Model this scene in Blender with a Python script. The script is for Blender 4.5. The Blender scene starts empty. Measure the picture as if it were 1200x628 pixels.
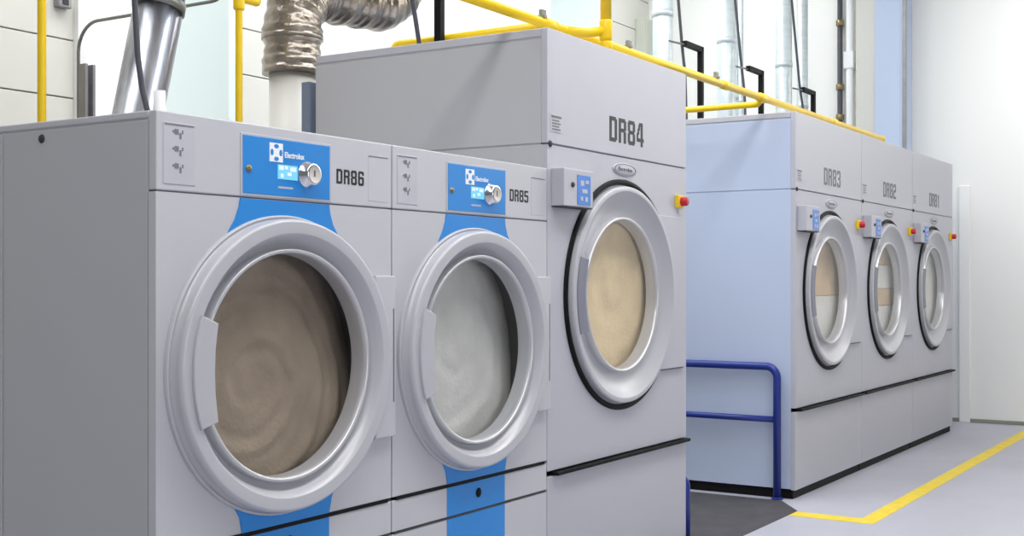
import bpy, bmesh, math, random
from mathutils import Vector, Matrix, noise
random.seed(4)
PI = math.pi
SC = bpy.context.scene
COL = SC.collection

# ------------------------------------------------------------------ materials
def lin(c):
    c = c / 255.0
    return c / 12.92 if c <= 0.04045 else ((c + 0.055) / 1.055) ** 2.4
def rgb(r, g, b):
    return (lin(r), lin(g), lin(b), 1.0)

def mat(name, col, rough=0.5, metal=0.0, var=0.0, vscale=4.0, bump=0.0, bscale=80.0, spec=0.5, stretch=None, coat=0.0):
    m = bpy.data.materials.new(name); m.use_nodes = True
    nt = m.node_tree; b = nt.nodes['Principled BSDF']
    b.inputs['Roughness'].default_value = rough
    b.inputs['Metallic'].default_value = metal
    b.inputs['Specular IOR Level'].default_value = spec
    b.inputs['Coat Weight'].default_value = coat
    b.inputs['Base Color'].default_value = col
    tc = nt.nodes.new('ShaderNodeTexCoord')
    src = tc.outputs['Object']
    if stretch:
        mp = nt.nodes.new('ShaderNodeMapping'); mp.inputs['Scale'].default_value = stretch
        nt.links.new(src, mp.inputs['Vector']); src = mp.outputs['Vector']
    if var > 0:
        n = nt.nodes.new('ShaderNodeTexNoise'); n.inputs['Scale'].default_value = vscale
        n.inputs['Detail'].default_value = 5.0
        r = nt.nodes.new('ShaderNodeValToRGB')
        r.color_ramp.elements[0].position = 0.3; r.color_ramp.elements[1].position = 0.7
        r.color_ramp.elements[0].color = tuple(max(0, c * (1 - var)) for c in col[:3]) + (1,)
        r.color_ramp.elements[1].color = tuple(min(1, c * (1 + var)) for c in col[:3]) + (1,)
        nt.links.new(src, n.inputs['Vector']); nt.links.new(n.outputs['Fac'], r.inputs['Fac'])
        nt.links.new(r.outputs['Color'], b.inputs['Base Color'])
    if bump > 0:
        n2 = nt.nodes.new('ShaderNodeTexNoise'); n2.inputs['Scale'].default_value = bscale
        n2.inputs['Detail'].default_value = 4.0
        bp = nt.nodes.new('ShaderNodeBump'); bp.inputs['Strength'].default_value = bump
        bp.inputs['Distance'].default_value = 0.01
        nt.links.new(src, n2.inputs['Vector']); nt.links.new(n2.outputs['Fac'], bp.inputs['Height'])
        nt.links.new(bp.outputs['Normal'], b.inputs['Normal'])
    return m

def emit(name, col, strength):
    m = bpy.data.materials.new(name); m.use_nodes = True
    nt = m.node_tree; nt.nodes.clear()
    o = nt.nodes.new('ShaderNodeOutputMaterial'); e = nt.nodes.new('ShaderNodeEmission')
    e.inputs['Color'].default_value = col; e.inputs['Strength'].default_value = strength
    nt.links.new(e.outputs[0], o.inputs['Surface'])
    return m

def glass_mat(name, tint):
    m = bpy.data.materials.new(name); m.use_nodes = True
    nt = m.node_tree; nt.nodes.clear()
    o = nt.nodes.new('ShaderNodeOutputMaterial'); mx = nt.nodes.new('ShaderNodeMixShader')
    t = nt.nodes.new('ShaderNodeBsdfTransparent'); g = nt.nodes.new('ShaderNodeBsdfGlossy')
    lw = nt.nodes.new('ShaderNodeLayerWeight')          # Schlick reflectance, same from both sides of the pane
    pw = nt.nodes.new('ShaderNodeMath'); pw.operation = 'POWER'; pw.inputs[1].default_value = 5.0
    f = nt.nodes.new('ShaderNodeMath'); f.operation = 'MULTIPLY_ADD'
    f.inputs[1].default_value = 0.95; f.inputs[2].default_value = 0.045
    nt.links.new(lw.outputs['Facing'], pw.inputs[0]); nt.links.new(pw.outputs[0], f.inputs[0])
    t.inputs['Color'].default_value = tint; g.inputs['Roughness'].default_value = 0.03
    nt.links.new(f.outputs[0], mx.inputs['Fac'])
    nt.links.new(t.outputs[0], mx.inputs[1]); nt.links.new(g.outputs[0], mx.inputs[2])
    nt.links.new(mx.outputs[0], o.inputs['Surface'])
    return m

M = {}
M['paint']   = mat('light_grey_enamel', rgb(194, 194, 200), 0.42, var=0.02, vscale=1.3)
M['paint2']  = mat('pale_grey_enamel', rgb(186, 186, 195), 0.40, var=0.02, vscale=1.3)
M['sidepaint'] = mat('grey_side_enamel', rgb(184, 185, 190), 0.45, var=0.02, vscale=1.1)
M['bluelit'] = mat('blue_lit_side_enamel', rgb(186, 198, 222), 0.35, var=0.02, vscale=1.0)  # bluish daylight tinted into the grey side enamel
M['ring']    = mat('grey_door_plastic', rgb(188, 188, 194), 0.30, coat=0.2)
M['ringlip'] = mat('satin_steel_lip', rgb(206, 206, 210), 0.28, metal=0.4)
M['handle']  = mat('silver_grey_plastic', rgb(186, 186, 192), 0.35)
M['grip']    = mat('slate_grey_plastic', rgb(124, 125, 140), 0.4)
M['black']   = mat('black_rubber_and_shade', rgb(8, 8, 10), 0.6, spec=0.2, var=0.1, vscale=20)
M['dark']    = mat('dark_metal_and_shade', rgb(52, 52, 56), 0.6, var=0.1, vscale=10)
M['blue']    = mat('cyan_blue_enamel', rgb(30, 134, 214), 0.38, var=0.03, vscale=3)
M['deepblue'] = mat('panel_blue_film', rgb(46, 124, 212), 0.3, var=0.04, vscale=12)
M['white']   = mat('white_print', rgb(246, 248, 250), 0.5, var=0.01, vscale=10)
M['label']   = mat('label_film', rgb(190, 190, 197), 0.5, var=0.02, vscale=10)
M['greyink'] = mat('grey_ink', rgb(120, 120, 128), 0.6, var=0.05, vscale=30)
M['ink']     = mat('black_print', rgb(24, 24, 30), 0.5, var=0.05, vscale=30)
M['inkgrey'] = mat('faded_grey_print', rgb(104, 104, 112), 0.5, var=0.05, vscale=30)
M['screen']  = emit('backlit_display', (0.25, 0.72, 1.0, 1), 1.0)
M['screenw'] = emit('display_icons', (0.85, 0.97, 1.0, 1), 1.0)
M['chrome']  = mat('polished_chrome', rgb(215, 215, 220), 0.15, metal=1.0, var=0.03, vscale=20)
M['knob']    = mat('ivory_dial_face', rgb(212, 206, 198), 0.35, var=0.05, vscale=30)
M['brass']   = mat('dull_brass', rgb(150, 135, 100), 0.3, metal=0.9, var=0.1, vscale=30)
M['red']     = mat('red_switch_plastic', rgb(196, 24, 40), 0.35, var=0.03, vscale=20)
M['yellowp'] = mat('yellow_switch_plate', rgb(238, 205, 40), 0.4, var=0.03, vscale=20)
M['yellow']  = mat('yellow_pipe_paint', rgb(250, 210, 30), 0.32, var=0.03, vscale=8)
M['drum']    = mat('galvanised_drum', rgb(120, 118, 116), 0.45, metal=0.6, var=0.1, vscale=6)
M['glass']   = glass_mat('door_glass', (0.93, 0.94, 0.95, 1))
M['brownl']  = mat('brown_linen', rgb(160, 144, 126), 0.9, var=0.12, vscale=7, bump=0.3, bscale=60, spec=0.1)
M['greyl']   = mat('pale_grey_linen', rgb(210, 208, 202), 0.9, var=0.08, vscale=7, bump=0.3, bscale=60, spec=0.1)
M['tanl']    = mat('tan_linen', rgb(238, 214, 172), 0.9, var=0.08, vscale=6, bump=0.3, bscale=60, spec=0.1)
M['sandl']   = mat('sand_linen', rgb(226, 194, 154), 0.9, var=0.08, vscale=6, bump=0.3, bscale=60, spec=0.1)
M['whitel_glare']  = mat('white_linen_and_glare', rgb(240, 236, 226), 0.9, var=0.04, vscale=6, bump=0.3, bscale=60, spec=0.1)  # also colours the glass reflections shaped as cloth
M['railblue'] = mat('cobalt_blue_tube_paint', rgb(30, 50, 136), 0.35, var=0.05, vscale=8)
M['floor']   = mat('grey_screed', rgb(178, 178, 188), 0.42, var=0.06, vscale=1.6, bump=0.05, bscale=30)
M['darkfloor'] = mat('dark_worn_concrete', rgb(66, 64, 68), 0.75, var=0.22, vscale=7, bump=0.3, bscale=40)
M['roadyel'] = mat('yellow_line_paint', rgb(232, 204, 54), 0.55, var=0.08, vscale=10)
M['wall']    = mat('cream_panel_wall', rgb(222, 220, 211), 0.6, var=0.02, vscale=1.0)
M['wallw']   = mat('white_wall', rgb(240, 240, 236), 0.4, var=0.015, vscale=0.8)
M['mint']    = mat('pale_mint_return', rgb(226, 238, 236), 0.5, var=0.02, vscale=1.0)
M['colblue'] = mat('pale_blue_column_paint', rgb(196, 210, 234), 0.45, var=0.02, vscale=1.0)
M['seam']    = mat('panel_seam', rgb(176, 176, 172), 0.7, var=0.05, vscale=10)
M['ceil']    = mat('white_ceiling', rgb(235, 235, 232), 0.8, var=0.02, vscale=1.0)
M['skirt']   = mat('olive_grey_skirting', rgb(140, 140, 130), 0.6, var=0.05, vscale=6)
M['pane']    = emit('daylight_pane', (0.97, 0.99, 1.0, 1), 1.15)
M['foil']    = mat('crinkled_foil', rgb(158, 149, 138), 0.28, metal=1.0, var=0.22, vscale=10, bump=1.0, bscale=14)  # brownish reflections mottled into the metal colour
M['duct']    = mat('brushed_steel_duct', rgb(176, 178, 186), 0.28, metal=1.0, var=0.5, vscale=14, stretch=(1, 1, 0.06))
M['galv']    = mat('pale_galvanised', rgb(206, 216, 218), 0.4, metal=0.35, var=0.08, vscale=5, stretch=(1, 1, 6))
M['creampipe'] = mat('cream_lacquered_pipe', rgb(226, 224, 216), 0.4, var=0.03, vscale=4)
M['hose']    = mat('charcoal_hose', rgb(78, 78, 86), 0.5, var=0.1, vscale=12)
M['conduit'] = mat('grey_steel_conduit', rgb(128, 128, 124), 0.35, metal=0.6, var=0.1, vscale=12)
M['strut']   = mat('grey_steel_strut', rgb(150, 150, 152), 0.4, metal=0.5, var=0.1, vscale=12)
M['bluebox'] = mat('blue_grey_cabinet', rgb(120, 132, 152), 0.5, var=0.04, vscale=4)
M['beigebox'] = mat('beige_grey_box', rgb(196, 198, 186), 0.5, var=0.04, vscale=4)

# ------------------------------------------------------------------ mesh builder
class MB:
    def __init__(s):
        s.bm = bmesh.new()
    def _merge(s, t, m, smooth):
        for f in t.faces:
            f.material_index = m; f.smooth = smooth
        me = bpy.data.meshes.new('tmp'); t.to_mesh(me); t.free()
        s.bm.from_mesh(me); bpy.data.meshes.remove(me)
    def box(s, x0, x1, y0, y1, z0, z1, m=0, bev=0.0, seg=2):
        t = bmesh.new()
        v = [t.verts.new((x, y, z)) for x in (x0, x1) for y in (y0, y1) for z in (z0, z1)]
        for q in ((0,1,3,2), (4,6,7,5), (0,4,5,1), (2,3,7,6), (0,2,6,4), (1,5,7,3)):
            t.faces.new([v[i] for i in q])
        bmesh.ops.recalc_face_normals(t, faces=t.faces)
        if bev > 0:
            bmesh.ops.bevel(t, geom=list(t.edges), offset=bev, segments=seg, affect='EDGES', profile=0.5)
        s._merge(t, m, False); return s
    def prism(s, poly, y0, y1, m=0, bev=0.0):
        """polygon in (x, z) extruded along y"""
        t = bmesh.new()
        a = [t.verts.new((x, y0, z)) for x, z in poly]; b = [t.verts.new((x, y1, z)) for x, z in poly]
        n = len(poly)
        fa = t.faces.new(a); t.faces.new(b[::-1])
        for i in range(n):
            t.faces.new((a[i], b[i], b[(i+1) % n], a[(i+1) % n]))
        bmesh.ops.recalc_face_normals(t, faces=t.faces)
        if bev > 0:
            ed = [e for e in t.edges if abs(e.verts[0].co.y - y0) < 1e-6 and abs(e.verts[1].co.y - y0) < 1e-6]
            bmesh.ops.bevel(t, geom=ed, offset=bev, segments=2, affect='EDGES', profile=0.5)
        s._merge(t, m, False); return s
    def slab(s, poly, z0, z1, m=0):
        """polygon in (x, y) extruded along z"""
        t = bmesh.new()
        a = [t.verts.new((x, y, z0)) for x, y in poly]; b = [t.verts.new((x, y, z1)) for x, y in poly]
        n = len(poly)
        t.faces.new(a); t.faces.new(b[::-1])
        for i in range(n):
            t.faces.new((a[i], b[i], b[(i+1) % n], a[(i+1) % n]))
        bmesh.ops.recalc_face_normals(t, faces=t.faces)
        s._merge(t, m, False); return s
    def lathe(s, prof, c=(0, 0, 0), axis='y', m=0, n=96, a0=0.0, a1=2*PI, smooth=True, sx=1.0, sz=1.0):
        """prof = list of (radius, height along axis)"""
        t = bmesh.new(); full = abs(a1 - a0 - 2*PI) < 1e-6
        cnt = n if full else n + 1
        rings = []
        for r, h in prof:
            row = []
            if r < 1e-6:
                p = (c[0], c[1]+h, c[2]) if axis == 'y' else ((c[0], c[1], c[2]+h) if axis == 'z' else (c[0]+h, c[1], c[2]))
                vv = t.verts.new(p); row = [vv] * cnt
            else:
                for i in range(cnt):
                    a = a0 + (a1 - a0) * i / n
                    u, w = r*math.cos(a)*sx, r*math.sin(a)*sz
                    if axis == 'y': p = (c[0]+u, c[1]+h, c[2]+w)
                    elif axis == 'z': p = (c[0]+u, c[1]+w, c[2]+h)
                    else: p = (c[0]+h, c[1]+u, c[2]+w)
                    row.append(t.verts.new(p))
            rings.append(row)
        for A, B in zip(rings, rings[1:]):
            for i in range(n):
                j = (i+1) % cnt
                q = []
                for vv in (A[i], A[j], B[j], B[i]):
                    if vv not in q: q.append(vv)
                if len(q) >= 3:
                    try: t.faces.new(q)
                    except ValueError: pass
        bmesh.ops.recalc_face_normals(t, faces=t.faces)
        s._merge(t, m, smooth); return s
    def tube(s, pts, r, m=0, n=14, fillet=0.0, rad=None, cap=True):
        pts = [Vector(p) for p in pts]
        if fillet > 0: pts = round_path(pts, fillet)
        t = bmesh.new(); rings = []
        nrm = None
        for i, p in enumerate(pts):
            if i == 0: d = pts[1] - p
            elif i == len(pts)-1: d = p - pts[i-1]
            else: d = (pts[i+1]-p).normalized() + (p-pts[i-1]).normalized()
            d.normalize()
            if nrm is None:
                up = Vector((0, 0, 1)) if abs(d.z) < 0.9 else Vector((1, 0, 0))
                nrm = d.cross(up).normalized()
            else:
                nrm = (nrm - d * nrm.dot(d)).normalized()
            bn = d.cross(nrm)
            rr = rad(i / (len(pts)-1)) if rad else r
            rings.append([t.verts.new(p + (nrm*math.cos(2*PI*k/n) + bn*math.sin(2*PI*k/n))*rr) for k in range(n)])
        for A, B in zip(rings, rings[1:]):
            for k in range(n):
                t.faces.new((A[k], A[(k+1) % n], B[(k+1) % n], B[k]))
        if cap:
            t.faces.new(rings[0][::-1]); t.faces.new(rings[-1])
        bmesh.ops.recalc_face_normals(t, faces=t.faces)
        for f in t.faces: f.smooth = len(f.verts) == 4
        me = bpy.data.meshes.new('tmp')
        for f in t.faces: f.material_index = m
        t.to_mesh(me); t.free(); s.bm.from_mesh(me); bpy.data.meshes.remove(me)
        return s
    def holed(s, x0, x1, z0, z1, cx, cz, R, y0, y1, m=0, n=96):
        """flat slab with a round hole through it"""
        t = bmesh.new()
        ang = [2*PI*i/n for i in range(n)]
        for X in (x0, x1):
            for Z in (z0, z1): ang.append(math.atan2(Z-cz, X-cx) % (2*PI))
        ang = sorted(set(round(a, 6) for a in ang))
        def edge(a):
            c, q = math.cos(a), math.sin(a); k = 1e9
            if c > 1e-9: k = min(k, (x1-cx)/c)
            if c < -1e-9: k = min(k, (x0-cx)/c)
            if q > 1e-9: k = min(k, (z1-cz)/q)
            if q < -1e-9: k = min(k, (z0-cz)/q)
            return cx+c*k, cz+q*k
        I0, O0, I1, O1 = [], [], [], []
        for a in ang:
            ex, ez = edge(a); ix, iz = cx+R*math.cos(a), cz+R*math.sin(a)
            I0.append(t.verts.new((ix, y0, iz))); O0.append(t.verts.new((ex, y0, ez)))
            I1.append(t.verts.new((ix, y1, iz))); O1.append(t.verts.new((ex, y1, ez)))
        k = len(ang)
        for i in range(k):
            j = (i+1) % k
            t.faces.new((I0[i], O0[i], O0[j], I0[j])); t.faces.new((I1[i], I1[j], O1[j], O1[i]))
            t.faces.new((I0[i], I0[j], I1[j], I1[i])); t.faces.new((O0[i], O1[i], O1[j], O0[j]))
        bmesh.ops.recalc_face_normals(t, faces=t.faces)
        s._merge(t, m, False); return s
    def text(s, body, x, z, w, h, y, m=0, bold=0.0, depth=0.0012, d=None):
        """lettering facing -y, box lower left (x, z), size w x h"""
        cu = bpy.data.curves.new('lettering', 'FONT'); cu.body = body; cu.size = 1.0
        cu.offset = bold; cu.extrude = 0.0; cu.resolution_u = 4
        o = bpy.data.objects.new('lettering', cu); COL.objects.link(o)
        bpy.context.view_layer.update()
        me = bpy.data.meshes.new_from_object(o.evaluated_get(bpy.context.evaluated_depsgraph_get()))
        COL.objects.unlink(o); bpy.data.objects.remove(o); bpy.data.curves.remove(cu)
        xs = [v.co.x for v in me.vertices]; ys = [v.co.y for v in me.vertices]
        ax, bx, ay, by = min(xs), max(xs), min(ys), max(ys)
        t = bmesh.new(); t.from_mesh(me); bpy.data.meshes.remove(me)
        for v in t.verts:
            v.co = Vector((x + (v.co.x-ax)/(bx-ax)*w, y, z + (v.co.y-ay)/(by-ay)*h))
        bmesh.ops.recalc_face_normals(t, faces=t.faces)
        ret = bmesh.ops.extrude_face_region(t, geom=list(t.faces))
        for g in ret['geom']:
            if isinstance(g, bmesh.types.BMVert): g.co.y -= depth
        bmesh.ops.recalc_face_normals(t, faces=t.faces)
        s._merge(t, m, False); return s
    def build(s, name, mats, parent=None, label=None):
        me = bpy.data.meshes.new(name); s.bm.to_mesh(me); s.bm.free()
        if not isinstance(mats, (list, tuple)): mats = [mats]
        for q in mats: me.materials.append(q if not isinstance(q, str) else M[q])
        o = bpy.data.objects.new(name, me); COL.objects.link(o)
        if parent: o.parent = parent
        if label: o['label'] = label
        return o

GLYPH = {   # condensed stencil lettering: bars as (x0, x1, z0, z1) in a unit cell
 'D': [(0, .3, 0, 1), (0, .86, .84, 1), (0, .86, 0, .16), (.7, 1, .08, .92)],
 'R': [(0, .3, 0, 1), (0, .86, .84, 1), (0, .86, .45, .60), (.7, 1, .53, .92), (.66, .98, 0, .47)],
 '8': [(0, .3, .56, .92), (0, .3, .08, .46), (.7, 1, .56, .92), (.7, 1, .08, .46), (.1, .9, .84, 1), (.1, .9, .44, .59), (.1, .9, 0, .16)],
 '6': [(0, .3, .08, .92), (.1, .9, .84, 1), (.7, 1, .72, .92), (.1, .9, .46, .61), (.7, 1, .08, .53), (.1, .9, 0, .16)],
 '5': [(0, 1, .84, 1), (0, .3, .50, 1), (0, .9, .47, .63), (.7, 1, .08, .56), (.1, .9, 0, .16), (0, .3, .08, .26)],
 '4': [(.56, .86, 0, 1), (0, 1, .20, .35), (0, .22, .30, .56), (.12, .34, .50, .74), (.24, .46, .68, .90), (.36, .6, .84, 1)],
 '3': [(.7, 1, .56, .92), (.7, 1, .08, .46), (.1, .9, .84, 1), (.35, .9, .44, .59), (.1, .9, 0, .16), (0, .3, .74, .92), (0, .3, .08, .26)],
 '2': [(.1, .9, .84, 1), (.7, 1, .54, .92), (.1, .9, .44, .60), (0, .3, 0, .52), (0, 1, 0, .16), (0, .3, .74, .92)],
 '1': [(.38, .70, 0, 1), (.14, .5, .74, .88)],
}
def stencil(mb, body, x, z, w, h, y, m=0):
    cw = w/(len(body) + 0.24*(len(body)-1))
    for i, ch in enumerate(body):
        ox = x + i*cw*1.24
        for k, (a, b, c, d) in enumerate(GLYPH[ch]):
            mb.box(ox+a*cw, ox+b*cw, y-0.0010-0.00004*k, y+0.001, z+c*h, z+d*h, m)
    return mb

def round_path(pts, R, n=8):
    out = [pts[0]]
    for a, b, c in zip(pts, pts[1:], pts[2:]):
        u = (a-b).normalized(); v = (c-b).normalized()
        ang = u.angle(v)
        if ang > PI - 0.02: out.append(b); continue
        d = min(R/math.tan(ang/2), (a-b).length*0.48, (c-b).length*0.48)
        r = d*math.tan(ang/2)
        cen = b + (u+v).normalized()*(r/math.sin(ang/2))
        p0, p1 = b+u*d, b+v*d
        e0, e1 = p0-cen, p1-cen
        tot = e0.angle(e1); axis = e0.cross(e1).normalized()
        for i in range(n+1):
            out.append(cen + Matrix.Rotation(tot*i/n, 3, axis) @ e0)
    out.append(pts[-1]); return out

def fine(pts, n):
    """resample a path evenly"""
    L = [0]
    for a, b in zip(pts, pts[1:]): L.append(L[-1]+(b-a).length)
    out = []; k = 0
    for i in range(n+1):
        s = L[-1]*i/n
        while k < len(L)-2 and L[k+1] < s: k += 1
        f = (s-L[k])/max(1e-9, L[k+1]-L[k]); out.append(pts[k].lerp(pts[k+1], min(1, f)))
    return out

def tag(o, label, cat, group=None):
    o['label'] = label; o['category'] = cat
    if group: o['group'] = group
    return o
def thing(name, label, cat, loc=(0, 0, 0), group=None):
    o = bpy.data.objects.new(name, None); COL.objects.link(o); o.location = loc
    o.empty_display_size = 0.1
    return tag(o, label, cat, group)
def struct(o):
    o['kind'] = 'structure'; return o

# ------------------------------------------------------------------ layout (metres)
Y0 = 2.60                    # the plane of all machine fronts; the camera stands at y = 0
CAMZ = 1.3425; F = 1456.2; TH = 0.5631
X86, WS = 2.3168, 1.0357     # first small dryer, small dryer pitch
X84, WB = X86 + 2*WS, 1.3736
XG = 7.3758                  # row of three large dryers
HS, HB = 1.805, 2.384
DS, DB = 1.28, 1.248

# ------------------------------------------------------------------ small dryers
SCX, SCZ, SSX = -0.014, 1.089, 1.05     # door centre in the machine's own frame (x from its middle)
def arc(cx, cz, r, a0, a1, n=24):
    return [(cx+r*math.cos(a0+(a1-a0)*i/n), cz+r*math.sin(a0+(a1-a0)*i/n)) for i in range(n+1)]

def small_dryer(x_left, number, label, faded):
    h = WS/2; e = 0.003
    t = thing('tumble_dryer', label, 'tumble dryer', (x_left + h, Y0, 0), 'small dryers at the front of the row')
    L, Rr = -h+e, h-e
    c = MB()                                              # closed shell, open at the front
    c.box(L+0.004, Rr-0.004, 0.030, DS, 0.02, HS-0.006)
    bmesh.ops.delete(c.bm, geom=[f for f in c.bm.faces if f.calc_center_median().y < 0.031], context='FACES')
    c.build('cabinet', 'sidepaint', t)
    MB().box(L+0.03, Rr-0.03, 0.06, DS-0.05, 0.0, 0.02, 0, 0.004).build('plinth', 'dark', t)
    MB().box(L, Rr, 0.030, DS, HS-0.02, HS, 0, 0.004).build('top_panel', 'paint', t)
    # side panels with their seams
    sp = MB().box(L, L+0.006, 0.034, 0.655, 0.03, HS-0.026, 0, 0.002)
    sp.box(L, L+0.006, 0.662, DS, 0.03, HS-0.026, 0, 0.002).build('side_panel', 'sidepaint', t)
    for sx_ in (1,):
        MB().box(Rr-0.006, Rr, 0.034, DS, 0.03, HS-0.026, 0, 0.002).build('side_panel', 'sidepaint', t)
    MB().lathe([(0, -0.004), (0.010, -0.004), (0.013, 0.0), (0.013, 0.004)], (L-0.001, 0.477, 1.755), 'x', n=20).build('screw', 'dark', t)
    # front slabs
    band = MB().box(L, Rr, -0.002, 0.028, 1.589, HS, 0, 0.004).build('control_band', 'paint', t)
    MB().box(L+0.01, Rr-0.01, 0.006, 0.026, 1.58, 1.595).build('band_gap', 'greyink', t)
    MB().holed(L, Rr, 0.607, 1.585, SCX, SCZ, 0.40, 0.0, 0.028).build('front_panel', 'paint', t)
    dr = MB().box(L, Rr, 0.0, 0.028, 0.487, 0.594, 0, 0.003).build('lint_drawer', 'paint', t)
    MB().box(L, Rr, 0.0, 0.028, 0.03, 0.479, 0, 0.003).build('base_panel', 'paint', t)
    MB().box(L+0.02, Rr-0.02, -0.003, 0.02, 0.5945, 0.6065, 0).build('drawer_gap', 'black', t, 'black horizontal gap strip under the door')
    MB().box(L+0.01, Rr-0.01, -0.001, 0.02, 0.4795, 0.4865, 0).build('drawer_gap', 'dark', t)
    # blue decoration above and below the door
    top = [(-0.200, 1.584), (-0.206, 1.555), (-0.222, 1.52), (-0.252, 1.478)] + arc(SCX, SCZ, 0.42, PI*0.69, PI*0.31) + [(0.244, 1.478), (0.212, 1.52), (0.198, 1.555), (0.193, 1.584)]
    MB().prism([(x, z) for x, z in top], -0.003, 0.004).build('blue_trim', 'blue', t, 'blue flared trim above the door')
    low = [(-0.193, 0.607), (-0.203, 0.655), (-0.24, 0.71)] + arc(SCX, SCZ, 0.42, PI*1.30, PI*1.70) + [(0.235, 0.71), (0.205, 0.655), (0.193, 0.607)]
    MB().prism(low, -0.003, 0.004).build('blue_trim', 'blue', t, 'blue flared trim below the door')
    MB().box(-0.193, 0.193, -0.002, 0.004, 0.488, 0.593).build('blue_stripe', 'blue', dr)
    MB().box(-0.193, 0.193, -0.002, 0.004, 0.04, 0.478).build('blue_trim', 'blue', t, 'blue stripe on the base panel')
    MB().lathe([(0, -0.006), (0.014, -0.006), (0.018, -0.003), (0.018, 0.002)], (0.010, 0, 0.548), 'y', n=24).build('drawer_lock', 'black', dr, 'round black lock')
    # control panel
    cp = MB().box(-0.193, 0.193, -0.006, 0.0, 1.599, 1.770, 0, 0.002).build('control_panel', 'blue', t, 'blue control panel')
    MB().box(-0.201, 0.201, -0.0045, 0.0, 1.593, 1.776, 0, 0.002).build('panel_frame', 'paint2', t)
    sc = MB().box(-0.047, 0.039, -0.008, -0.005, 1.650, 1.694, 0)
    for (a, b, w_, q) in ((-0.043, 1.678, 0.02, 0.013), (-0.018, 1.681, 0.014, 0.010), (0.006, 1.676, 0.026, 0.013), (-0.036, 1.655, 0.012, 0.012), (-0.006, 1.662, 0.018, 0.010)):
        sc.box(a, a+w_, -0.0085, -0.0078, b, b+q, 1)
    sc.build('display', ['screen', 'screenw'], cp, 'lit cyan display')
    kx, kz = 0.085, 1.672
    kn = MB().lathe([(0.041, -0.004), (0.041, -0.009), (0.036, -0.011), (0.034, -0.034), (0.031, -0.038), (0.0265, -0.0385)], (kx, 0, kz), 'y', 0, 40)
    kn.lathe([(0.0265, -0.0385), (0.024, -0.036), (0.0, -0.036)], (kx, 0, kz), 'y', 1, 40)
    kn.box(kx-0.003, kx+0.003, -0.0375, -0.035, kz-0.008, kz+0.012, 2)
    kn.build('dial', ['chrome', 'knob', 'inkgrey'], cp, 'chrome rimmed dial')
    MB().lathe([(0, -0.012), (0.007, -0.012), (0.010, -0.010), (0.012, -0.004)], (-0.170, 0, 1.672), 'y', 0, 20).build('key_lock', 'brass', cp)
    lg = MB().box(-0.083, -0.025, -0.0072, -0.005, 1.700, 1.757, 0, 0.0008)      # white square with four blue lenses
    for dx, dz in ((0.019, 0), (-0.019, 0), (0, 0.019), (0, -0.019)):
        lg.lathe([(0.0, -0.0080), (0.0085, -0.0080), (0.0085, -0.0070)], (-0.054+dx, 0, 1.7285+dz), 'y', 1, 20, smooth=False,
                 sx=0.75 if dx else 1.15, sz=1.15 if dx else 0.75)
    lg.text('Electrolux', -0.017, 1.716, 0.088, 0.018, -0.0062, 0, 0.02)
    lg.build('logo', ['white', 'blue'], cp, 'white square emblem and lettering')
    MB().box(-0.045, 0.02, -0.0066, -0.005, 1.622, 1.628).build('caption_bar', 'label', cp)
    # number, pictogram label, rating label
    stencil(MB(), number, 0.228, 1.655, 0.138, 0.047, -0.0018).build('number_marking', 'inkgrey' if faded else 'ink', band)
    il = MB().box(-0.492, -0.376, -0.004, 0.0, 1.607, 1.776, 0, 0.0015)
    il.box(-0.487, -0.381, -0.0052, -0.003, 1.769, 1.7725, 1)
    for k, z in enumerate((1.745, 1.698, 1.651)):
        il.box(-0.452, -0.438, -0.0052, -0.003, z, z+0.014, 1); il.box(-0.434, -0.428, -0.0052, -0.003, z-0.012, z+0.004, 1)
        il.box(-0.459, -0.454, -0.0052, -0.003, z+0.004, z+0.010, 1); il.box(-0.425, -0.421, -0.0052, -0.003, z+0.002, z+0.012, 1)
    il.build('instruction_label', ['label', 'greyink'], band)
    MB().box(0.388, 0.494, -0.003, 0.0, 1.607, 1.760, 0, 0.0015).box(0.390, 0.492, -0.0042, -0.002, 1.755, 1.7585, 1).build('blank_plate', ['paint', 'greyink'], band)
    # door
    d = MB()
    prof = [(0.452, 0.0), (0.452, -0.010), (0.449, -0.014), (0.445, -0.014), (0.443, -0.011), (0.441, -0.011), (0.441, -0.042),
            (0.440, -0.047), (0.437, -0.054), (0.432, -0.0575), (0.430, -0.058), (0.428, -0.0581), (0.399, -0.0570), (0.397, -0.0568), (0.395, -0.0555), (0.384, -0.036), (0.370, -0.014), (0.358, -0.004), (0.352, -0.002)]
    d.lathe(prof, (SCX, 0, SCZ), 'y', 0, 128, sx=SSX)
    d.lathe([(0.352, -0.002), (0.351, -0.034), (0.347, -0.037), (0.341, -0.036), (0.338, -0.030), (0.336, 0.028)], (SCX, 0, SCZ), 'y', 1, 128, sx=SSX)
    door = d.build('door', ['ring', 'ringlip'], t)
    MB().lathe([(0.338, -0.022), (0.30, -0.016), (0.22, -0.009), (0.12, -0.005), (0.0, -0.004)], (SCX, 0, SCZ), 'y', 0, 96, sx=SSX).build('door_glass', 'glass', door)
    hp = arc(SCX, SCZ, 0.425, PI-0.385, PI+0.375, 16) + [(SCX-0.334, SCZ-0.140), (SCX-0.345, SCZ-0.06), (SCX-0.347, SCZ), (SCX-0.345, SCZ+0.06), (SCX-0.334, SCZ+0.136)]
    MB().prism(hp, -0.067, -0.030, 0, 0.004).build('door_handle', 'handle', door, 'silver grey pull handle plate')
    hg = [(0.402, 0.818), (0.505, 0.818), (0.511, 0.826), (0.511, 1.352), (0.505, 1.360), (0.402, 1.360)]
    MB().prism(hg, -0.024, 0.0, 0, 0.004).build('hinge_plate', 'paint', t)
    MB().box(0.495, 0.501, -0.0245, -0.02, 0.935, 1.250).build('hinge_slot', 'inkgrey', t)
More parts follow.
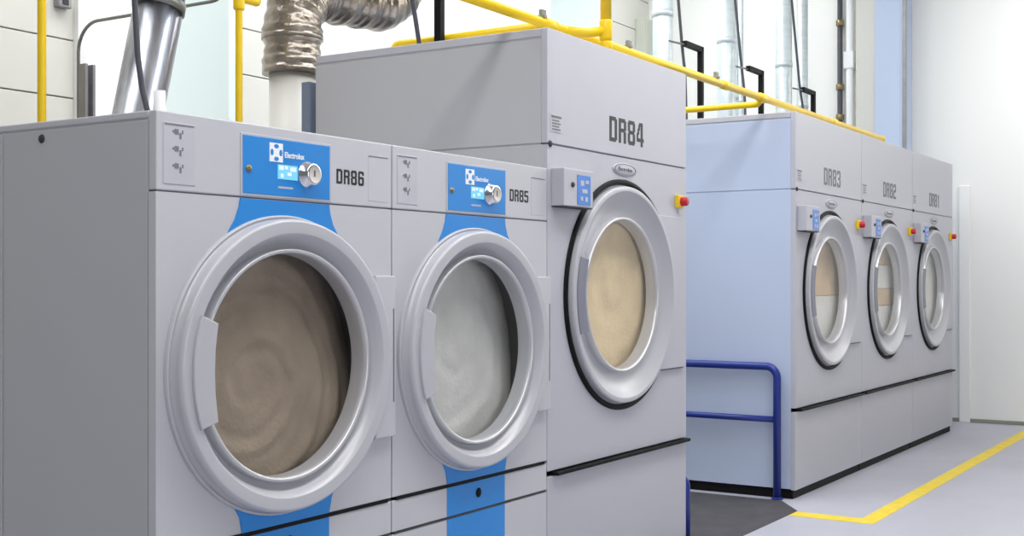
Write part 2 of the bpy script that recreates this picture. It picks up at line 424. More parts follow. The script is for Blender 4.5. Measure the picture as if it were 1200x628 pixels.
    # drum
    MB().lathe([(0.401, 0.012), (0.43, 0.035), (0.445, 0.05), (0.445, 0.62), (0.42, 0.66), (0.0, 0.66)], (SCX, 0, SCZ), 'y', 0, 72).build('drum', 'drum', t)
    return t

D86 = small_dryer(X86, 'DR86', 'nearest and leftmost grey tumble dryer, numbered DR86, blue control panel, brown laundry behind glass', False)
D85 = small_dryer(X86+WS, 'DR85', 'smaller grey tumble dryer, numbered DR85, pale grey laundry behind glass, second from left', False)

# ------------------------------------------------------------------ large dryers
BCX, BCZ, BSX = -0.014, 1.281, 1.03
def large_dryer(x_left, number, label, group, faded, side):
    h = WB/2; e = 0.0015
    t = thing('tumble_dryer', label, 'tumble dryer', (x_left + h, Y0, 0), group)
    L, Rr = -h+e, h-e
    c = MB().box(L+0.004, Rr-0.004, 0.032, DB, 0.06, HB-0.01)
    bmesh.ops.delete(c.bm, geom=[f for f in c.bm.faces if f.calc_center_median().y < 0.033], context='FACES')
    c.build('cabinet', side, t)
    MB().box(L+0.01, Rr-0.01, 0.02, DB-0.03, 0.0, 0.052).build('toe_gap_shade', 'black', t, 'black block for the shade under the dryer')  # shade of the gap at the floor, built as a black block
    MB().box(L-0.001, Rr+0.001, 0.031, DB, HB-0.035, HB, 0, 0.004).build('roof_panel', 'paint2', t)
    for x0, x1 in ((L-0.001, L+0.006), (Rr-0.006, Rr+0.001)):
        MB().box(x0, x1, 0.030, DB, 1.912, HB-0.045, 0, 0.0015).box(x0, x1, 0.030, DB, 0.062, 1.904, 0, 0.0015).build('side_panel', side, t)
    up = MB().box(L, Rr, 0.0, 0.03, 1.911, HB, 0, 0.003).build('upper_panel', 'paint2', t)
    MB().holed(L, Rr, 0.560, 1.904, BCX, BCZ, 0.45, 0.0, 0.03).build('front_panel', 'paint2', t)
    MB().box(L, Rr, 0.0, 0.03, 0.055, 0.536, 0, 0.003).build('lower_panel', 'paint2', t)
    MB().box(L+0.045, Rr+0.0005, -0.026, 0.02, 0.538, 0.553, 0, 0.003).build('ledge_strip', 'black', t, 'thin black horizontal ledge strip')
    MB().lathe([(0, -0.008), (0.009, -0.008), (0.014, -0.003), (0.014, 0.004)], (L+0.022, 0, 1.908), 'y', 0, 20).build('panel_bolt', 'dark', t)
    ink = 'inkgrey' if faded else 'ink'
    stencil(MB(), number, -0.140, 1.970, 0.345, 0.112, 0.0).build('number_marking', ink, up)
    wl = MB().box(-0.662, -0.566, -0.002, 0.0, 1.960, 2.035, 0)
    wl.box(-0.655, -0.573, -0.0028, -0.001, 2.018, 2.028, 1)
    for k in range(4): wl.box(-0.650, -0.580 - 0.012*(k % 2), -0.0028, -0.001, 1.968+0.012*k, 1.974+0.012*k, 1)
    wl.build('warning_label', ['label', 'greyink'], up)
    # oval maker's plate
    pl = MB().lathe([(0.0, -0.006), (0.108, -0.006), (0.118, -0.003), (0.118, 0.0)], (0.005, 0, 1.851), 'y', 0, 48, sz=0.26)
    pl.lathe([(0.106, -0.0070), (0.100, -0.0074), (0.100, -0.005)], (0.005, 0, 1.851), 'y', 1, 48, sz=0.24)
    pl.text('Electrolux', -0.065, 1.843, 0.14, 0.018, -0.006, 1, 0.02)
    pl.build('name_plate', ['label', 'inkgrey'], t, 'oval maker plate')
    # control box on the left
    bx = MB().box(-0.655, -0.405, -0.062, 0.0, 1.652, 1.808, 0, 0.004)
    bx.box(-0.652, -0.408, -0.058, 0.0, 1.6475, 1.652, 1)  # dark strip painted as the shade beneath the control box
    cb = bx.build('control_box', ['paint2', 'dark'], t)
    s_ = MB().box(-0.545, -0.432, -0.0645, -0.060, 1.662, 1.786, 0, 0.001)
    for a, b, w_, q in ((-0.520, 1.742, 0.03, 0.022), (-0.478, 1.752, 0.03, 0.014), (-0.506, 1.712, 0.045, 0.016), (-0.520, 1.680, 0.02, 0.016), (-0.480, 1.676, 0.022, 0.02)):
        s_.box(a, a+w_, -0.0655, -0.064, b, b+q, 1)
    s_.build('control_panel', ['deepblue', 'label'], cb, 'small blue control panel')
    MB().lathe([(0, -0.070), (0.008, -0.070), (0.011, -0.066), (0.011, -0.060)], (-0.585, 0, 1.742), 'y', 0, 20).build('key_lock', 'dark', cb)
    MB().box(L+0.01, Rr-0.01, 0.006, 0.03, 1.90, 1.916).build('panel_gap', 'greyink', t)
    # isolator on the right
    iso = MB().box(0.550, 0.622, -0.020, 0.0, 1.705, 1.768, 0, 0.004).build('isolator_switch', 'yellowp', t, 'yellow switch plate with red knob')
    MB().lathe([(0, -0.052), (0.018, -0.052), (0.022, -0.047), (0.022, -0.019)], (0.590, 0, 1.736), 'y', 0, 24).build('switch_knob', 'red', iso, 'red knob')
    # black gasket, open towards the hinge
    g = MB().lathe([(0.524, 0.0), (0.523, -0.008), (0.512, -0.012), (0.501, -0.010), (0.498, 0.0)], (BCX, 0, BCZ), 'y', 0, 110, sx=BSX, a0=math.radians(36), a1=math.radians(322))
    g.build('gasket', 'black', t, 'black rubber seal around the door')
    hp = arc(BCX, BCZ, 0.508, math.radians(-46), math.radians(48), 20) + [(0.640, BCZ+0.3775), (0.640, BCZ-0.3655)]
    MB().prism(hp, -0.016, 0.0, 0, 0.003).build('hinge_plate', 'paint2', t)
    MB().box(0.345, 0.64, -0.006, 0.0, 0.908, 0.9135, 0).build('hinge_edge', 'greyink', t)
    d = MB()
    d.lathe([(0.491, 0.0), (0.491, -0.026), (0.490, -0.030), (0.486, -0.033), (0.484, -0.0335), (0.470, -0.034), (0.468, -0.0335), (0.466, -0.032), (0.440, -0.012), (0.405, 0.008), (0.375, 0.016), (0.352, 0.018)], (BCX, 0, BCZ), 'y', 0, 128, sx=BSX)
    d.lathe([(0.353, 0.018), (0.352, -0.010), (0.348, -0.014), (0.342, -0.013), (0.338, -0.006), (0.336, 0.050)], (BCX, 0, BCZ), 'y', 1, 128, sx=BSX)
    door = d.build('door', ['ring', 'ringlip'], t)
    MB().lathe([(0.338, 0.000), (0.28, 0.004), (0.15, 0.009), (0.0, 0.011)], (BCX, 0, BCZ), 'y', 0, 96, sx=BSX).build('door_glass', 'glass', door)
    gp = arc(BCX-0.012, BCZ, 0.470, PI-0.36, PI+0.36, 14) + arc(BCX-0.012, BCZ, 0.398, PI+0.40, PI-0.40, 14)
    MB().prism(gp, -0.038, 0.012, 0, 0.003).build('door_handle', 'grip', door, 'slate grey recessed grip')
    MB().lathe([(0.452, 0.026), (0.50, 0.06), (0.52, 0.08), (0.52, 0.75), (0.49, 0.80), (0.0, 0.80)], (BCX, 0, BCZ), 'y', 0, 72).build('drum', 'drum', t)
    return t

D84 = large_dryer(X84, 'DR84', 'large tall grey tumble dryer, numbered DR84, tan laundry, beside the smaller machines', 'large dryers', False, 'sidepaint')
GL = [('DR83', 'large grey tumble dryer with blue-lit side beside blue rail, numbered DR83'),
      ('DR82', 'middle of three large grey tumble dryers in the far block, numbered DR82'),
      ('DR81', 'farthest large grey tumble dryer, numbered DR81, beside the white end wall')]
for i, (nm, lb) in enumerate(GL):
    large_dryer(XG+i*WB, nm, lb, 'large dryers', True, 'bluelit')

# ------------------------------------------------------------------ laundry and painted reflections behind the glass
def load(name, cx, cz, R, y_at, m, label, cat, z0=None, z1=None, n=128, rings=56):
    """a heap of cloth: folded front surface, closed behind; optionally cut to a band of heights"""
    t = bmesh.new(); rows = []
    for k in range(rings+1):
        rr = k/rings; row = []
        for i in range(n):
            a = 2*PI*i/n
            x, z = rr*R*math.cos(a), rr*R*math.sin(a)
            if z1 is not None and z > z1: z = z1
            if z0 is not None and z < z0: z = z0
            row.append(t.verts.new((x, y_at(x/R, z/R), z)))
        rows.append(row)
    back = []
    for i in range(n):
        v = rows[-1][i].co; back.append(t.verts.new((v.x, 0.60, v.z)))
    rows.append(back)
    for A, B in zip(rows, rows[1:]):
        for i in range(n):
            j = (i+1) % n
            t.faces.new((A[i], A[j], B[j], B[i]))
    t.faces.new(back)
    bmesh.ops.remove_doubles(t, verts=t.verts, dist=0.0004)
    bmesh.ops.recalc_face_normals(t, faces=t.faces)
    for f in t.faces: f.smooth = True
    me = bpy.data.meshes.new(name); t.to_mesh(me); t.free(); me.materials.append(M[m])
    o = bpy.data.objects.new(name, me); COL.objects.link(o); o.location = (cx, Y0, cz)
    return tag(o, label, cat, 'laundry in the dryers')

def smooth(a, b, x):
    x = max(0, min(1, (x-a)/(b-a))); return x*x*(3-2*x)
def swirl(u, v, cu, cv, tw, amp, seed):
    """cloth wound round and round: fine spiral ridges with a little wander"""
    r = math.hypot(u-cu, v-cv); a = math.atan2(v-cv, u-cu)
    nz = noise.fractal(Vector((u*1.6+seed, v*1.6, seed)), 0.8, 2.0, 3)
    return (0.6*math.sin(a + tw*r + 1.5*nz) + 0.4*math.sin(2*a + 1.7*tw*r + 2*nz))*amp*smooth(0.0, 0.25, r) + amp*0.9*nz
def y86(u, v): return 0.055 + swirl(u, v, -0.18, -0.12, 26, 0.0042, 1.3) + 0.085*smooth(0.2, 1.1, 0.80*u+0.58*v)
def y85(u, v): return 0.060 + swirl(u, v, -0.05, 0.0, 18, 0.004, 4.1) + 0.08*smooth(0.2, 1.1, 0.90*u+0.45*v)
def y84(u, v): return 0.070 + swirl(u, v, 0.15, 0.05, 14, 0.0045, 7.7)
def y83(u, v): return 0.085 + swirl(u, v, 0.0, 0.1, 8, 0.005, 2.2)
def y81(u, v): return 0.085 + swirl(u, v, 0.0, 0.0, 8, 0.005, 9.2)
c86 = X86+WS/2+SCX; c85 = X86+1.5*WS+SCX
load('laundry_or_glare', c86, SCZ, 0.44, y86, 'brownl', 'brown tumbling laundry seen through the glass of the nearest dryer', 'laundry')
load('laundry_or_glare', c85, SCZ, 0.44, y85, 'greyl', 'pale grey laundry seen through the second small dryer door', 'laundry')
load('laundry_or_glare', X84+WB/2+BCX, BCZ, 0.495, y84, 'tanl', 'tan laundry filling the door glass of the dryer numbered DR84', 'laundry')
gx = [XG+i*WB+WB/2+BCX for i in range(3)]
load('laundry_or_glare', gx[0], BCZ, 0.495, y83, 'sandl', 'sand brown laundry in upper door glass of the dryer beside the blue rail', 'laundry', z0=-0.035)
load('laundry_or_glare', gx[0], BCZ, 0.495, y83, 'whitel_glare', 'off-white painted reflection in lower door glass of the dryer beside the blue rail', 'laundry', z1=-0.038)  # reflection in the lower glass, built as a white cloth piece
load('laundry_or_glare', gx[1], BCZ, 0.495, y83, 'sandl', 'sand brown laundry at top of the middle far dryer glass', 'laundry', z0=0.185)
load('laundry_or_glare', gx[1], BCZ, 0.495, y83, 'whitel_glare', 'white painted reflection band high in the middle far dryer glass', 'laundry', z0=0.005, z1=0.182)  # bright reflection band on the glass, shaped as cloth
load('laundry_or_glare', gx[1], BCZ, 0.495, y83, 'sandl', 'sand brown laundry band between two white reflections in the middle far dryer glass', 'laundry', z0=-0.125, z1=0.002)
load('laundry_or_glare', gx[1], BCZ, 0.495, y83, 'whitel_glare', 'white painted reflection at bottom of the middle far dryer glass', 'laundry', z1=-0.128)  # lower glass reflection, likewise built as white cloth
load('laundry_or_glare', gx[2], BCZ, 0.495, y81, 'whitel_glare', 'cream laundry in the farthest dryer next to the end wall', 'laundry')

# ------------------------------------------------------------------ room
XE, YB, ZC = 12.32, 6.0, 5.4
struct(MB().slab([(-8, -10), (XE+0.3, -10), (XE+0.3, 7), (-8, 7)], -0.1, 0.0).build('floor', 'floor'))
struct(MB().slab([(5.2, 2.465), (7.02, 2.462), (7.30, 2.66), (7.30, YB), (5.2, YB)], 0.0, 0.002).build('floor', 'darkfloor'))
struct(MB().slab([(-8, -10), (XE+0.3, -10), (XE+0.3, 7), (-8, 7)], ZC, ZC+0.1).build('ceiling', 'ceil'))
struct(MB().box(XE, XE+0.2, -10, 7, 0, ZC).build('wall_right', 'wallw'))
struct(MB().box(XE-0.02, XE, -10, 3.10, 0, 0.035, 0, 0.004).build('baseboard_right', 'skirt'))
struct(MB().box(XE-0.03, XE, 2.62, 2.72, 0, 2.25, 0, 0.006).build('trim_1', 'wallw'))
# back wall in three sections of horizontal panels with two recessed daylight bays between
def panel_wall(name, x0, x1, m='wall'):
    w = MB().box(x0, x1, YB+0.05, YB+0.15, 0, ZC, 1)
    zs = [0.0, 0.40, 0.73, 1.06, 1.39, 1.72, 2.06, 2.40, 2.735, 3.045, 3.38, 3.71, 4.04, 4.38, 4.72, 5.06, ZC]
    for a, b in zip(zs, zs[1:]):
        w.box(x0, x1, YB, YB+0.05, a+0.004, b-0.004, 0, 0.003)
    return struct(w.build(name, [m, 'seam']))
panel_wall('wall_back', -2.0, 4.74)
panel_wall('wall_back', 6.055, 6.785)
panel_wall('wall_back', 11.30, XE)
rt = MB().box(4.74, 4.80, YB-0.04, YB+0.62, 0, ZC, 1)
rt.box(5.975, 6.055, YB-0.003, YB+0.62, 0, ZC, 0); rt.box(6.785, 6.865, YB-0.003, YB+0.62, 0, ZC, 0)
rt.box(11.215, 11.30, YB-0.003, YB+0.72, 0, ZC, 0)
struct(rt.build('trim_2', ['mint', 'wallw']))
def bay(name, x0, x1):
    MB_ = MB().box(x0, x1, YB+0.60, YB+0.66, 0.9, ZC, 0)
    o = struct(MB_.build(name, 'pane'))
    struct(MB().box(x0, x1, YB+0.58, YB+0.7, 0, 0.9, 0).build('wall_back', 'wall'))
    return o
bay('window_1', 4.80, 5.98); bay('window_2', 6.86, 11.22)
# blue column and cream pilaster on the end wall
struct(MB().box(12.05, XE, 3.165, 3.455, 0, ZC, 0, 0.006).box(12.03, 12.06, 3.150, 3.185, 0, ZC, 1).build('trim_3', ['colblue', 'strut']))
struct(MB().box(12.12, XE, 3.47, 3.66, 0, ZC, 0, 0.006).build('trim_4', 'wall'))

# yellow line on the floor
line = MB().slab([(6.86, 2.46), (6.86, 1.975), (17.0, 1.975) if False else (XE-0.02, 1.975), (XE-0.02, 2.075), (7.0, 2.075), (7.0, 2.46)], 0.0, 0.0015)
tag(line.build('floor_line', 'roadyel'), 'yellow painted line turning a corner on the grey floor', 'floor marking')

# ------------------------------------------------------------------ blue guard rails
r1 = thing('guard_rail', 'cobalt blue tubular guard rail against the blue-lit side of dryer DR83', 'guard rail', (7.33, 2.70, 0), 'blue guard rails')
MB().tube([(0, 0, 0.006), (0, 0, 0.815), (0, 1.10, 0.815), (0, 1.10, 0.006)], 0.024, 0, 16, 0.07).build('rail_frame', 'railblue', r1)
MB().tube([(0, 0.02, 0.49), (0, 1.08, 0.49)], 0.019, 0, 16).build('cross_bar', 'railblue', r1)
for y in (0, 1.10): MB().lathe([(0, 0.012), (0.034, 0.012), (0.036, 0.010), (0.036, 0.002), (0, 0.002)], (0, y, 0), 'z', 0, 24).build('foot_plate', 'railblue', r1)
r2 = thing('guard_rail', 'low blue guard rail mostly hidden, on the right side of dryer DR84', 'guard rail', (5.790, 2.616, 0), 'blue guard rails')
MB().tube([(0, 0, 0.006), (0, 0, 0.35), (0, 1.0, 0.35), (0, 1.0, 0.006)], 0.024, 0, 16, 0.05).build('rail_frame', 'railblue', r2)
for y in (0, 1.0): MB().lathe([(0, 0.012), (0.026, 0.012), (0.027, 0.010), (0.027, 0.002), (0, 0.002)], (0, y, 0), 'z', 0, 24).build('foot_plate', 'railblue', r2)

# ------------------------------------------------------------------ yellow gas pipes
def fitting(mb, c, axis, r, half):
    mb.lathe([(0, -half), (r*0.9, -half), (r, -half+0.006), (r, half-0.006), (r*0.9, half), (0, half)], c, axis, 0, 20)
hz = 2.456
gp = thing('gas_pipe', 'long yellow gas pipe running above the tall dryers with branches and a vertical drop', 'pipe', (4.977, 2.64, HB))
def rel(p, o=(4.977, 2.64, HB)): return tuple(a-b for a, b in zip(p, o))
MB().tube([rel((2.4, 2.75, hz)), rel((9.80, 2.75, hz))], 0.0215).build('main_pipe', 'yellow', gp)
MB().tube([rel((4.977, 2.64, HB+0.002)), rel((4.977, 2.64, ZC))], 0.0255).build('drop_pipe', 'yellow', gp)
MB().tube([rel((4.80, 2.75, hz)), rel((4.90, 2.69, hz)), rel((4.977, 2.64, hz+0.02))], 0.0225).build('branch_pipe', 'yellow', gp)
MB().tube([rel((4.66, 2.75, hz)), rel((4.66, 3.60, hz)), rel((4.66, 3.60, HB+0.002))], 0.019, 0, 14, 0.05).build('branch_pipe', 'yellow', gp)
MB().tube([rel((7.21, 2.75, hz)), rel((7.21, 2.78, 2.42)), rel((7.21, 3.42, 2.42)), rel((7.45, 3.42, 2.42)), rel((7.45, 3.42, HB+0.002))], 0.019, 0, 14, 0.02).build('branch_pipe', 'yellow', gp)
ft = MB()
fitting(ft, rel((4.66, 2.75, hz)), 'x', 0.028, 0.05); ft.build('tee_fitting', 'yellow', gp)
ft = MB(); fitting(ft, rel((7.21, 2.75, hz)), 'x', 0.028, 0.05); ft.build('tee_fitting', 'yellow', gp)
ft = MB(); fitting(ft, rel((4.977, 2.64, hz+0.02)), 'z', 0.030, 0.045); ft.build('tee_fitting', 'yellow', gp)
ft = MB(); fitting(ft, rel((4.977, 2.64, HB+0.022)), 'z', 0.030, 0.018); ft.build('end_cap', 'yellow', gp)
ft = MB(); fitting(ft, rel((9.79, 2.75, hz)), 'x', 0.026, 0.02); ft.build('end_cap', 'yellow', gp)
ft = MB(); fitting(ft, rel((6.63, 2.75, hz)), 'x', 0.026, 0.04); ft.build('coupling', 'yellow', gp)
ft = MB(); fitting(ft, rel((8.6, 2.75, hz)), 'x', 0.026, 0.04); ft.build('coupling', 'yellow', gp)
for x in (4.59, 5.405, 6.484):
    k = MB().box(x-0.012-4.977, x+0.012-4.977, 0.085, 0.135, hz+0.018-HB, hz+0.030-HB, 0, 0.002)
    k.box(x-0.006-4.977, x+0.030-4.977, 0.10, 0.118, hz+0.028-HB, hz+0.056-HB, 0, 0.003)
    k.build('pipe_clamp', 'skirt', gp)
for x, lb in ((3.053, 'yellow vertical gas pipe at left in front of the seamed cream wall'), (4.099, 'yellow vertical gas pipe between the shiny duct and the foil elbow')):
    p = thing('gas_pipe', lb, 'pipe', (x, 4.05, 0), 'vertical yellow gas pipes')
    MB().tube([(0, 0, 0.002), (0, 0, ZC)], 0.0165).build('riser', 'yellow', p)
    f_ = MB(); fitting(f_, (0, 0, 0.05), 'z', 0.026, 0.04); f_.build('floor_collar', 'yellow', p)
    f_ = MB(); zt = 2.50 if x < 3.5 else 2.60
    if x > 3.5:
        fitting(f_, (0, 0, zt), 'z', 0.026, 0.03); fitting(f_, (0.06, 0, zt+0.03), 'x', 0.024, 0.06); f_.build('elbow_fitting', 'yellow', p)
    else:
        fitting(f_, (0, 0, 3.1), 'z', 0.026, 0.04); f_.build('coupling', 'yellow', p)

# ------------------------------------------------------------------ ducts
dv = Vector((0.077, 0, 0.32)).normalized()
b0 = Vector((3.775, 4.30, 2.234))
lo = b0 - dv*1.2; hi = b0 + dv*0.36
dt = thing('exhaust_duct', 'leaning shiny steel exhaust duct behind the nearest dryer', 'duct', (lo.x, lo.y, 0))
q = MB().tube([Vector((0, 0, 0.003)), Vector((0, 0, lo.z-0.1)), lo + dv*0.15 - Vector((lo.x, lo.y, 0)), hi - Vector((lo.x, lo.y, 0))], 0.108, 0, 40, 0.2)
q.build('duct_pipe', 'duct', dt)
u_ = hi - Vector((lo.x, lo.y, 0))
MB().tube([u_ - dv*0.035, u_ + dv*0.01], 0.116, 0, 40).build('duct_collar', 'conduit', dt)
MB().tube(round_path([u_, u_ + dv*0.5, u_ + dv*0.5 + Vector((0.5, 0, 0.35)), Vector((u_.x+0.8, 0, ZC))], 0.2), 0.106, 0, 40).build('duct_bend', 'duct', dt)

el = thing('exhaust_duct', 'crinkled foil elbow duct on a cream pipe behind dryer DR84', 'duct', (4.728, 4.30, 0))
MB().tube([(0, 0, 0.002), (0, 0, 2.44)], 0.117, 0, 40).build('cream_pipe', 'creampipe', el, 'smooth cream lower pipe')
pth = fine(round_path([Vector((0, 0, 2.40)), Vector((0.0, 0, 2.83)), Vector((0.80, -0.05, 2.87)), Vector((0.92, -0.05, 3.6)), Vector((0.92, -0.05, ZC))], 0.24, 14), 260)
def crink(f):
    s = f*70
    tri = abs((s % 1.0) - 0.5)*2
    return 0.141 + 0.010*tri + 0.006*math.sin(f*143)
MB().tube(pth, 0.15, 0, 48, rad=crink).build('foil_elbow', 'foil', el, 'crinkled silver foil elbow')
MB().tube([(0, 0, 2.385), (0, 0, 2.425)], 0.152, 0, 40).build('clamp_band', 'foil', el)
MB().tube([(0, 0, 2.56), (0, 0, 2.585)], 0.156, 0, 40).build('clamp_band', 'foil', el)

for x, lb in ((8.40, 'pale galvanised vertical duct behind dryer DR83, leftmost of three'), (9.62, 'pale galvanised vertical duct behind dryer DR82, middle of three'), (10.98, 'pale galvanised vertical duct behind dryer DR81, nearest the end wall')):
    p = thing('exhaust_duct', lb, 'duct', (x, 3.98, 0), 'vertical ducts behind the far dryers')
    MB().tube([(0, 0, 0.003), (0, 0, ZC)], 0.074, 0, 32).build('duct_pipe', 'galv', p)
    for z in (2.55, 3.3, 4.2): MB().tube([(0, 0, z), (0, 0, z+0.05)], 0.079, 0, 32).build('duct_collar', 'galv', p)
for x, y, r_, lb in ((10.72, 4.35, 0.030, 'thin pale vertical pipe left of a second thin one behind dryer DR83'), (10.98, 4.40, 0.026, 'thin pale vertical pipe right of its thin twin behind dryer DR83'), (11.60, 4.02, 0.052, 'pale grey vertical pipe to the right of the three ducts')):
    p = thing('service_pipe', lb, 'pipe', (x, y, 0), 'thin vertical pipes at the back')
    MB().tube([(0, 0, 0.002), (0, 0, ZC)], r_, 0, 20).build('riser', 'galv', p)
    c_ = MB(); c_.tube([(0, 0, 3.0), (0, 0, 3.05)], r_+0.006, 0, 20); c_.build('coupling', 'galv', p)
p = thing('conduit', 'dark vertical conduit with brass fittings on the end wall', 'conduit', (12.26, 3.86, 0))
MB().tube([(0, 0, 0.002), (0, 0, ZC)], 0.026, 0, 16).build('riser', 'hose', p)
for z in (2.75, 2.98, 3.28, 3.92): 
    f_ = MB(); fitting(f_, (0, 0, z), 'z', 0.040, 0.03); f_.build('fitting', 'brass', p, 'brass fitting')
p = thing('conduit', 'white vertical conduit pipe just right of the dark one on end wall', 'conduit', (12.24, 3.755, 0))
MB().tube([(0, 0, 0.002), (0, 0, ZC)], 0.036, 0, 16).build('riser', 'white', p)
MB().box(-0.05, 0.06, -0.05, 0.05, 3.45, 3.62, 0, 0.01).build('junction_box', 'white', p)

# ------------------------------------------------------------------ black stand pipes and hoses on the roofs
stands = [(4.608, 3.30, 'black stand pipe rising from the roof of dryer DR84', None),
          (7.884, 3.45, 'black hooked stand pipe on the roof of dryer DR83, largest hook', None),
          (9.022, 3.45, 'black hooked stand pipe on the roof of dryer DR82, middle hook', None),
          (10.229, 3.45, 'black hooked stand pipe on the roof of dryer DR81, smallest hook', None)]
for i, (x, y, lb, _) in enumerate(stands):
    p = thing('stand_pipe', lb, 'stand pipe', (x, y, HB), 'black stand pipes on the dryer roofs')
    MB().box(-0.018, 0.018, -0.018, 0.018, 0.004, 0.560, 0, 0.003).build('post', 'black', p)
    MB().box(-0.27, 0.018, -0.018, 0.018, 0.524, 0.560, 0, 0.003).build('arm', 'black', p)
    MB().box(-0.05, 0.05, -0.05, 0.05, 0.0, 0.008, 0, 0.002).build('base_plate', 'black', p)
    if i: MB().tube([(-0.26, 0, 0.535), (-0.50, 0, 0.52)], 0.007, 0, 10).build('wire_stub', 'conduit', p, 'thin grey wire stub')
hs = [((4.25, 3.36, ZC), (4.30, 3.36, 3.2), (4.45, 3.38, 2.78), (4.55, 3.40, 2.58), (4.60, 3.40, HB+0.004), 'thin dark hose hanging from above onto the roof of dryer DR84'),
      ((7.30, 3.485, ZC), (7.55, 3.485, 3.45), (7.655, 3.485, 2.93), (7.705, 3.485, 2.74), (7.73, 3.485, HB+0.004), 'dark hose hanging past the largest hook above dryer DR83'),
      ((8.05, 3.485, ZC), (8.50, 3.485, 3.75), (8.715, 3.485, 2.93), (8.775, 3.485, 2.74), (8.80, 3.485, HB+0.004), 'dark hose hanging past the middle hook above dryer DR82'),
      ((9.40, 3.485, ZC), (9.75, 3.485, 3.80), (10.00, 3.485, 2.93), (10.07, 3.485, 2.80), (10.09, 3.485, HB+0.004), 'dark hose hanging past the smallest hook above dryer DR81')]
for a in hs:
    pts = round_path([Vector(q_) for q_ in a[:5]], 0.6)
    tag(MB().tube(pts, 0.0105, 0, 10).build('supply_hose', 'hose'), a[5], 'hose', 'dark hoses hanging over the dryers')
hp_ = thing('supply_hose', 'dark hose with white coupling dropping onto the top of dryer DR86', 'hose', (2.93, 3.30, HS), 'dark hoses hanging over the dryers')
o_ = Vector((2.93, 3.30, HS))
MB().tube(round_path([Vector(q_)-o_ for q_ in ((2.80, 3.30, ZC), (2.848, 3.30, 2.35), (2.866, 3.30, 2.10), (2.885, 3.30, 1.99), (2.915, 3.30, 1.90), (2.93, 3.30, HS+0.03))], 0.3), 0.010, 0, 12).build('hose_line', 'hose', hp_)
cpl = MB(); cpl.lathe([(0, 0.001), (0.022, 0.001), (0.022, 0.05), (0.016, 0.055), (0.016, 0.085), (0, 0.085)], (0, 0, 0), 'z', 0, 20)
cpl.tube([(0.0, 0, 0.06), (0.035, 0, 0.10), (0.03, 0, 0.19)], 0.020, 0, 16)
cpl.build('hose_coupling', 'white', hp_, 'white coupling')

# conduit, strut, boxes at the back left
tag(MB().tube([(4.614, 5.80, 0.002), (4.614, 5.80, 2.79), (4.614, 4.60, 2.79), (4.614, 4.60, ZC)], 0.0095, 0, 12, 0.16).build('conduit', 'conduit'),
    'thin grey bent conduit pipe in front of the bright bay at upper left', 'conduit')
st = MB()
for x0, x1, m_ in ((3.166, 3.178, 0), (3.202, 3.214, 0)): st.box(x0, x1, 3.94, 3.98, 0.002, 2.18, m_)
st.box(3.178, 3.202, 3.966, 3.98, 0.002, 2.18, 0)
for k in range(21): st.box(3.1845, 3.1955, 3.9635, 3.9665, 0.05+k*0.1, 0.11+k*0.1, 1)
tag(st.build('strut_channel', ['strut', 'dark']), 'upright slotted grey strut channel behind the nearest dryer', 'strut')
tag(MB().box(4.60, 4.69, 5.95, YB+0.002, 2.905, 2.975, 0, 0.006).box(4.625, 4.665, 5.945, 5.952, 2.92, 2.96, 1, 0.002).build('junction_box', ['strut', 'dark']), 'small grey junction box high on the cream wall at upper left', 'junction box')
tr = thing('cable_trunking', 'blue-grey upright cable trunking between the cream pipe and dryer DR84', 'cable trunking', (4.437, 3.925, 0))
MB().box(-0.033, 0.045, -0.025, 0.025, 0.0, 2.275, 0, 0.004).build('trunking_body', 'bluebox', tr)
MB().box(-0.029, 0.041, -0.029, -0.025, 0.05, 2.265, 0, 0.001).build('cover_strip', 'bluebox', tr)
wb = thing('wall_cabinet', 'beige box cabinet on back wall in the far corner', 'cabinet', (12.12, YB, 3.3))
MB().box(-0.14, 0.19, -0.12, 0.0, 0.0, 0.86, 0, 0.01).build('cabinet_body', 'beigebox', wb)
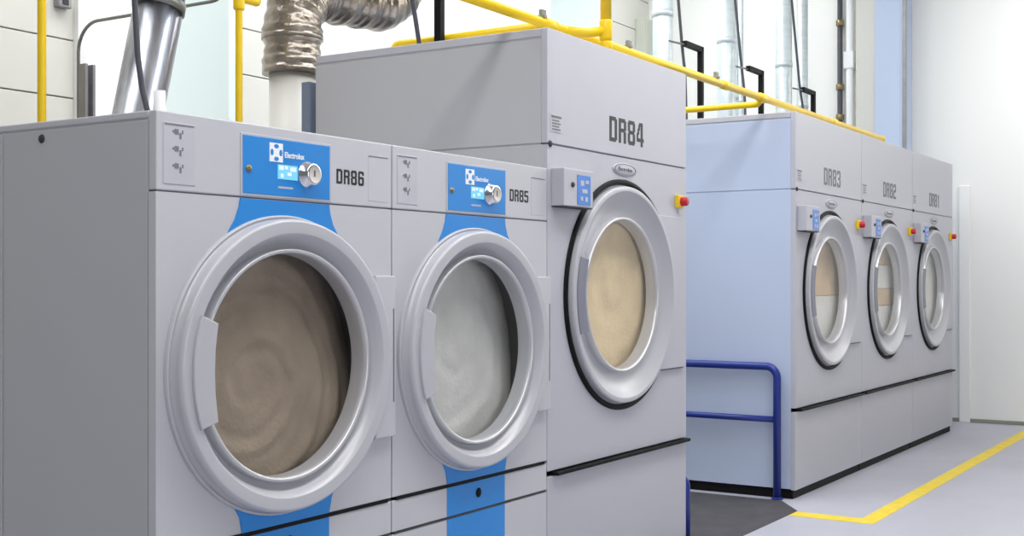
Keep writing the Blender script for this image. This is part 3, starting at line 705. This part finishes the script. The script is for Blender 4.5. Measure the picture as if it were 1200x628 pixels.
MB().box(-0.13, 0.18, -0.132, -0.12, 0.01, 0.85, 0, 0.004).build('cabinet_door', 'beigebox', wb)

# ------------------------------------------------------------------ light
def area(name, loc, rot, sx, sy, power, col=(1, 1, 1), spread=PI):
    l = bpy.data.lights.new(name, 'AREA'); l.shape = 'RECTANGLE'; l.size = sx; l.size_y = sy
    l.energy = power; l.color = col; l.spread = spread
    o = bpy.data.objects.new(name, l); COL.objects.link(o); o.location = loc; o.rotation_euler = rot
    return o
area('aisle_ceiling_lamp', (3.6, 1.2, 4.6), (math.radians(4), 0, 0), 10.8, 0.9, 240, (1, 0.99, 0.985))
area('back_ceiling_lamp', (7.0, 4.8, 5.0), (0, 0, 0), 9.0, 1.0, 190, (0.97, 0.99, 1))
area('gap_blue_fill', (6.0, 3.3, 5.2), (0, math.radians(-25), 0), 1.6, 2.0, 80, (0.80, 0.89, 1.0))  # added bluish fill over the gap, tinting the sides that face left
area('front_fill_light', (1.6, -3.2, 1.9), (math.radians(90), 0, 0), 3.6, 2.6, 66, (0.96, 0.98, 1.0))  # added fill before the row, lifting the lower dryer fronts
area('end_wall_fill', (10.6, -1.0, 4.7), (0, math.radians(-62), 0), 1.0, 4.0, 150, (1, 0.995, 0.99), math.radians(120))  # added wash aimed at the end wall to brighten it
w = bpy.data.worlds.new('hall_ambient'); w.use_nodes = True
w.node_tree.nodes['Background'].inputs['Color'].default_value = (0.93, 0.96, 1.0, 1)
w.node_tree.nodes['Background'].inputs['Strength'].default_value = 0.2
SC.world = w

# ------------------------------------------------------------------ camera
cd = bpy.data.cameras.new('camera'); cd.sensor_fit = 'HORIZONTAL'; cd.sensor_width = 36.0
cd.lens = F/1200*36.0; cd.shift_y = (329.2-314)/1200; cd.clip_start = 0.05
co = bpy.data.objects.new('camera', cd); COL.objects.link(co)
co.location = (0, 0, CAMZ); co.rotation_euler = (PI/2, 0, TH - PI/2)
SC.camera = co
SC.view_settings.view_transform = 'Standard'; SC.view_settings.look = 'None'
SC.view_settings.exposure = 0.0; SC.view_settings.gamma = 1.0
SC.view_settings.use_curve_mapping = False
